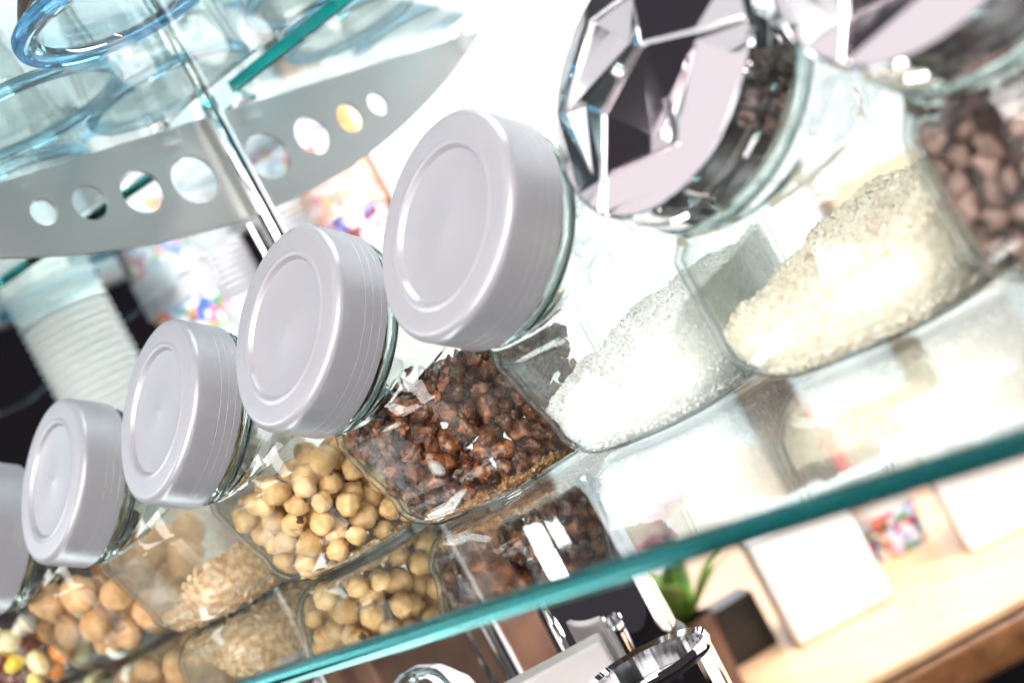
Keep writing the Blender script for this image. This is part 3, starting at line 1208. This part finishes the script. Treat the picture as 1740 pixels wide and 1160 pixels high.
def goblet(R):
    P = [(R - .004, .004), (R, .0005), (R + .003, .003), (R + .0032, .007)]
    for u, r in ((.2, .95), (.4, .84), (.6, .66), (.8, .40), (.92, .2)):
        P.append((R * r, .008 + u * .055))
    P += [(.008, .066), (.006, .09), (.008, .11), (.036, .116), (.036, .12), (.0001, .121), (.0001, .058), (R * .2, .056)]
    for u, r in ((.7, .42), (.5, .64), (.3, .82), (.12, .93)):
        P.append((R * r - .003, .007 + u * .055))
    return P


def tumbler_parts(R, top, hgt):
    wall = mesh('glass_wall', *lathe(tumbler(R, top, hgt, rim=.0022), 72, False), [m_cup, m_cup_wall], True, 50)
    for p in wall.polygons:
        if p.center.z < hgt - .012:
            p.material_index = 1
    ring = [(R + .0004 + .0036 * math.cos(R_(a)), .0040 + .0040 * math.sin(R_(a))) for a in range(0, 360, 24)]
    rim = mesh('rim', *lathe(ring, 72), m_rim, True, 60)
    return wall, rim


tum = [tumbler_parts(.052, .037, .115), tumbler_parts(.046, .040, .13), tumbler_parts(.058, .036, .10)]
GL = [(-.771, .540, 0, 'clear tumbler standing upside down just left of the pole'), (-.745, .424, 2, 'clear tumbler upside down at the top left edge of the photo'), (-.652, .602, 2, 'clear tumbler upside down above the teal shelf edge'),
      (-.748, .680, 1, 'clear tumbler behind the bright teal shelf edge'), (-.690, .800, 0, 'clear tumbler farthest back on the rear upper pane'),
      (-.575, .725, 1, 'clear tumbler at the top edge of the photo, right of the teal edge'), (-.880, .470, 0, 'clear tumbler over the left end of the bracket'), (-.875, .345, 1, 'clear tumbler over the nearest tip of the bracket'),
      (-1.00, .44, 0, 'clear tumbler at the far left over the perforated bracket'), (-1.00, .72, 1, 'clear tumbler on the rear pane behind the bracket holes'), (-1.13, .68, 0, 'clear tumbler on the rear pane near the dark teal edge'), (-1.27, .66, 1, 'clear tumbler at the far end of the rear upper pane'), (-1.13, .40, 1, 'clear tumbler beyond the bracket at the left edge'), (-.885, .745, 0, 'clear tumbler on the rear pane seen through the bracket holes'), (-.800, .780, 1, 'clear tumbler in the middle of the rear upper pane'), (-.590, .835, 0, 'clear tumbler at the back corner of the rear upper pane'), (-.535, .590, 0, 'clear tumbler at the top edge of the photo, over the blue goblet')]
for x, y, k, lab in GL:
    e = empty('tumbler', (x, y, ZU + .0004), random.random() * 6)
    tag(e, lab, 'glass', 'glasses upside down on the upper shelf')
    obj('glass_wall', tum[k][0], e)
    obj('rim', tum[k][1], e)
gb = empty('goblet', (-.622, .432, ZU + .0004))
tag(gb, 'glass goblet with thick blue rim upside down above the pole top', 'goblet')
obj('bowl', mesh('bowl', *lathe(goblet(.050), 64, False), m_cup, True, 50), gb)
obj('blue_rim', mesh('blue_rim', *lathe([(.0540 + .0026 * math.cos(R_(a)), .0055 + .0045 * math.sin(R_(a))) for a in range(0, 360, 24)], 64), m_blue), gb)

# ------------------------------------------------------------------ ware under the jar shelf
ZL = H - .345 + .0004
c1 = empty('moka_pot', (-.650, .549, ZL))
tag(c1, 'chrome cylinder on a black base standing under the jar shelf', 'coffee pot')
obj('chrome_body', mesh('chrome_body', *lathe([(.0001, .160), (.034, .160), (.0345, .164), (.0335, .245), (.0305, .252), (.0001, .253)], 64, False), m_chrome, True, 30), c1)
obj('black_base', mesh('black_base', *lathe([(.0001, 0), (.036, 0), (.038, .006), (.0375, .155), (.0355, .1595), (.0001, .1595)], 64, False), m_black, True, 30), c1)
c2 = empty('steel_cup', (-.565, .485, ZL))
tag(c2, 'round steel cup with black inside at the bottom edge', 'cup')
obj('cup_wall', mesh('cup_wall', *lathe([(.030, 0), (.0325, .002), (.0345, .166), (.0355, .1695), (.0345, .1725), (.0325, .170), (.0305, .010), (.028, .008)], 64), m_chrome, True, 40), c2)
obj('dark_filling', mesh('dark_filling', *lathe([(.0001, .009), (.0298, .010), (.0316, .158), (.0001, .160)], 48, False), m_black, True, 40), c2)
for i, (x, y, s) in enumerate(((-.735, .470, 1.0), (-.86, .42, .95))):
    e = empty('shaker', (x, y, ZL))
    e.scale = (s, s, s)
    tag(e, ('glass shaker with chrome top left of the pole, under the jar shelf', 'glass shaker with chrome top at the bottom left under the jar shelf')[i], 'shaker', 'shakers under the shelf')
    obj('glass_body', mesh('shaker_body', *lathe([(.0001, 0), (.032, 0), (.035, .006), (.033, .13), (.030, .150), (.0275, .150), (.0300, .128), (.0318, .010), (.0001, .008)], 12, False), m_cup, False), e)
    obj('chrome_top', mesh('shaker_top', *lathe([(.031, .148), (.0325, .150), (.0325, .172), (.029, .186), (.018, .200), (.006, .206), (.0001, .206), (.0001, .200), (.017, .195), (.029, .17)], 48, False), m_chrome, True, 30), e)
bx_ = tag(obj('card_box', mesh('card_box', *box(-.045, .045, -.012, .012, 0, .185, .002), m_card), None, (-.640, .472, ZL), (0, 0, R_(48))), 'plain pale grey card box beside the pole under the jar shelf', 'box')
bx2 = tag(obj('box', mesh('dark_box', *box(-.16, .16, -.05, .05, 0, .24, .004), m_brown), None, (-1.02, .575, ZL), (0, 0, 0)), 'dark brown box under the jar shelf at bottom left', 'box')


# ------------------------------------------------------------------ paper cups stacked behind
def cup_mesh(R, r, h, m, mrim):
    P = [(r, 0), (R, h - .003)]
    for k in range(7):
        a = R_(-90 + 270 * k / 6)
        P.append((R + .0020 + .0024 * math.cos(a), h - .0024 + .0024 * math.sin(a)))
    P += [(R - .0007, h - .003), (r - .0007, .001), (.0001, .001), (.0001, .0)]
    v, f = lathe(P, 36, False)
    me = mesh('paper_cup', v, f, [m, mrim], True, 50)
    for p in me.polygons:
        if p.center.z > h - .0050:
            p.material_index = 1
    return me


def cup_stack(x, y, z, n, R, h, step, m, mrim, label, group, upper=None):
    first = cup_mesh(R, R * .72, h, m, mrim)
    rest = cup_mesh(R, R * .72, h, upper, mrim) if upper else first
    for i in range(n):
        me = first if i == 0 else rest
        zz = z + i * step
        o = obj('paper_cup', me, None, (x + random.uniform(-.0006, .0006), y, zz), (0, 0, random.random() * 6))
        tag(o, label[0] if i == 0 else label[1] if i < n - 1 else label[2], 'paper cup', group)


bc = tag(obj('back_counter', mesh('back_counter', *box(-1.75, -1.29, .64, 1.12, 0, H - .06, .006), m_brown)), 'low dark counter behind the display carrying the cup stacks', 'counter')
rs = tag(obj('riser', mesh('riser', *box(-1.64, -1.265, .83, 1.19, H - .0596, H + .13, .004), m_grey)), 'grey riser block under the printed cup stacks', 'riser')
cup_stack(-1.372, .718, H - .0594, 36, .043, .085, .0086, m_cupw, m_cupw, ('bottom pale cup of the tall green-white stack at left', 'pale green-white paper cup nested in the tall stack at left', 'topmost pale cup of the tall green-white stack at left'), 'cups in the left stack')
cup_stack(-1.469, .909, H + .1304, 26, .042, .088, .0082, m_print, m_cupg, ('fruit-printed paper cup at the bottom of a grey stack', 'grey paper cup nested above the fruit-printed cup', 'topmost grey cup above the fruit-printed cup'), 'cups in the printed stack', m_cupg)
cup_stack(-1.565, 1.03, H + .1304, 26, .042, .088, .0082, m_cupg, m_cupg, ('bottom plain grey cup of the stack behind the pole', 'plain grey paper cup nested in the stack behind the pole', 'topmost plain grey cup of the stack behind the pole'), 'cups in the grey stack')
cup_stack(-1.445, 1.085, H + .1304, 12, .040, .088, .0075, m_print, m_paper, ('bottom blue printed cup of the stack right of the pole', 'blue printed paper cup nested right of the pole', 'topmost blue printed cup right of the pole'), 'cups in the blue stack')
cup_stack(-1.325, 1.069, H + .1304, 12, .040, .088, .0085, m_print2, m_ribw, ('bottom orange printed cup of the stack under the bracket', 'orange printed paper cup nested under the bracket', 'topmost orange printed cup under the bracket'), 'cups in the orange stack')
tag(obj('wooden_block', mesh('wooden_block', *box(-.024, .024, -.024, .024, 0, .30, .003), m_brown), None, (-1.385, 1.155, H + .1304), (0, 0, R_(48))), 'dark brown wooden block beside the orange printed cups', 'block')
tag(obj('yellow_tub', mesh('yellow_tub', *lathe([(.0001, 0), (.022, 0), (.026, .06), (.027, .064), (.0001, .064)], 40, False), m_yellow, True, 40), None, (-1.297, 1.118, H + .1304)), 'small yellow tub beside the silver lid, below the brown block', 'tub')

# ------------------------------------------------------------------ wood counter with its clutter, far right
ZC = H - .45
ct = empty('wood_counter', (-1.2, 1.5, 0))
tag(ct, 'wooden serving counter with rounded brown edge at lower right', 'counter')
poly = [(-.975, 1.07), (-.40, 1.71), (-.55, 2.45), (-2.3, 2.45), (-2.3, 1.70), (-1.66, 1.36), (-1.05, 1.065)]
loc = [(x + 1.2, y - 1.5) for x, y in poly]
obj('counter_top', mesh('counter_top', *slab(loc, ZC - .012, ZC, .003), m_wood, True, 30), ct)
obj('edge_band', mesh('edge_band', *slab([(x * 1.003, y * 1.003) for x, y in loc], ZC - .058, ZC - .0125, .010), m_wood_edge, True, 30), ct)
obj('cabinet', mesh('cabinet', *slab([(x * .93, y * .93) for x, y in loc], .0, ZC - .059), m_black, False), ct)


def on_counter(name, vf, m, x, y, label, cat, rz=0, sharp=40):
    return tag(obj(name, mesh(name, *vf, m, True, sharp), None, (x, y, ZC + .0005), (0, 0, rz)), label, cat)


on_counter('paper_bag', box(-.06, .06, -.045, .045, 0, .135, .006), m_paper, -1.135, 1.265, 'upright white paper bag on the wood counter', 'bag', R_(48))
on_counter('napkin_block', box(-.07, .07, -.05, .05, 0, .16, .004), m_paper, -.98, 1.44, 'white block of napkins at the right end of the counter', 'napkins', R_(40))
on_counter('napkin_block', box(-.06, .06, -.05, .05, 0, .22, .004), m_paper, -1.05, 1.62, 'tall white napkin block behind the printed tub', 'napkins', R_(44))
pt = empty('ice_cream_tub', (-1.16, 1.45, ZC + .0005))
tag(pt, 'white tub with colourful fruit print on the wood counter', 'tub')
obj('printed_wall', mesh('printed_wall', *lathe([(.0001, 0), (.036, 0), (.042, .055), (.0001, .055)], 40, False), m_print, True, 40), pt)
obj('pale_top', mesh('pale_top', *lathe([(.0001, .0555), (.0425, .0555), (.046, .095), (.048, .1), (.0001, .1)], 40, False), m_paper, True, 40), pt)
on_counter('red_bottle', lathe([(.0001, 0), (.022, 0), (.024, .01), (.024, .10), (.010, .13), (.010, .16), (.0001, .162)], 32, False), m_red, -1.40, 1.70, 'small red bottle at the back of the counter', 'bottle')
on_counter('dark_box', box(-.035, .035, -.022, .022, 0, .07, .003), m_black, -1.235, 1.205, 'small black box on the counter beside the white bag', 'box', R_(60))
on_counter('white_jug', lathe([(.0001, 0), (.035, 0), (.045, .04), (.030, .09), (.034, .105), (.0001, .106)], 36, False), m_paper, -1.53, 1.40, 'white jug under the green leaves', 'jug')


def leaf(L, W, bend, az, el):
    V, Fc = [], []
    n = 12
    for i in range(n + 1):
        u = i / n
        x = L * u
        z = bend * L * math.sin(u * math.pi * .55)
        w = W * math.sin(math.pi * min(u * .93 + .05, 1)) ** .8
        for s, dz in ((-1, .12 * w), (0, 0), (1, .12 * w)):
            V.append((x, s * w, z + dz))
        for s in (-1, 0, 1):
            V.append((x, s * w, z + .12 * w * abs(s) - .0012))
    for i in range(n):
        a, b = i * 6, (i + 1) * 6
        Fc += [(a, a + 1, b + 1, b), (a + 1, a + 2, b + 2, b + 1), (a + 3, b + 3, b + 4, a + 4), (a + 4, b + 4, b + 5, a + 5), (a, b, b + 3, a + 3), (a + 2, a + 5, b + 5, b + 2)]
    Mx = Matrix.Rotation(az, 4, 'Z') @ Matrix.Rotation(-el, 4, 'Y')
    return [tuple(Mx @ Vector(p)) for p in V], Fc


pl = empty('potted_orchid', (-1.195, 1.110, ZC + .0005))
tag(pl, 'green leaved orchid with pink flowers behind the glass shelf', 'plant')
obj('pot', mesh('pot', *lathe([(.0001, 0), (.022, 0), (.028, .085), (.030, .09), (.026, .09), (.021, .01), (.0001, .01)], 40, False), m_brown, True, 40), pl)
for L, W, bd, az, el in ((.10, .020, .25, 3.9, .45), (.11, .020, .15, .85, .55), (.09, .018, .3, 5.4, .45), (.10, .018, .2, 2.7, .5), (.09, .018, .3, 1.9, .7), (.10, .018, .25, .2, .35)):
    obj('leaf', mesh('leaf', *leaf(L, W, bd, az, el), m_leaf, True, None), pl, (0, 0, .085))
stem = [(0, 0, .08), (.006, .003, .12), (.012, .01, .16), (.02, .02, .19)]
obj('stem', mesh('stem', *tube(stem, .003), m_leaf), pl)
for p in ((.02, .02, .19), (.010, .006, .165), (.034, .034, .20)):
    vs = []
    for k in range(5):
        vs.append(leaf(.035, .013, .2, k * 1.257, .3))
    obj('flower', mesh('flower', *join(vs), m_pink, True, None), pl, p)

tag(obj('wood_block', mesh('wood_block', *box(-.035, .035, -.03, .03, 0, .27, .004), m_brown), None, (-1.325, 1.555, ZC + .0005), (0, 0, R_(48))), 'brown wooden upright box seen through the jar shelf', 'box')
tag(obj('beige_column', mesh('beige_column', *box(-.10, .10, -.06, .06, 0, ZC + .42, .004), m_beige), None, (-1.66, 2.53, 0), (0, 0, R_(48))), 'blurred beige column below the raw sugar jar', 'column')
print('nuts', n1, n2, 'objects', len(bpy.data.objects))
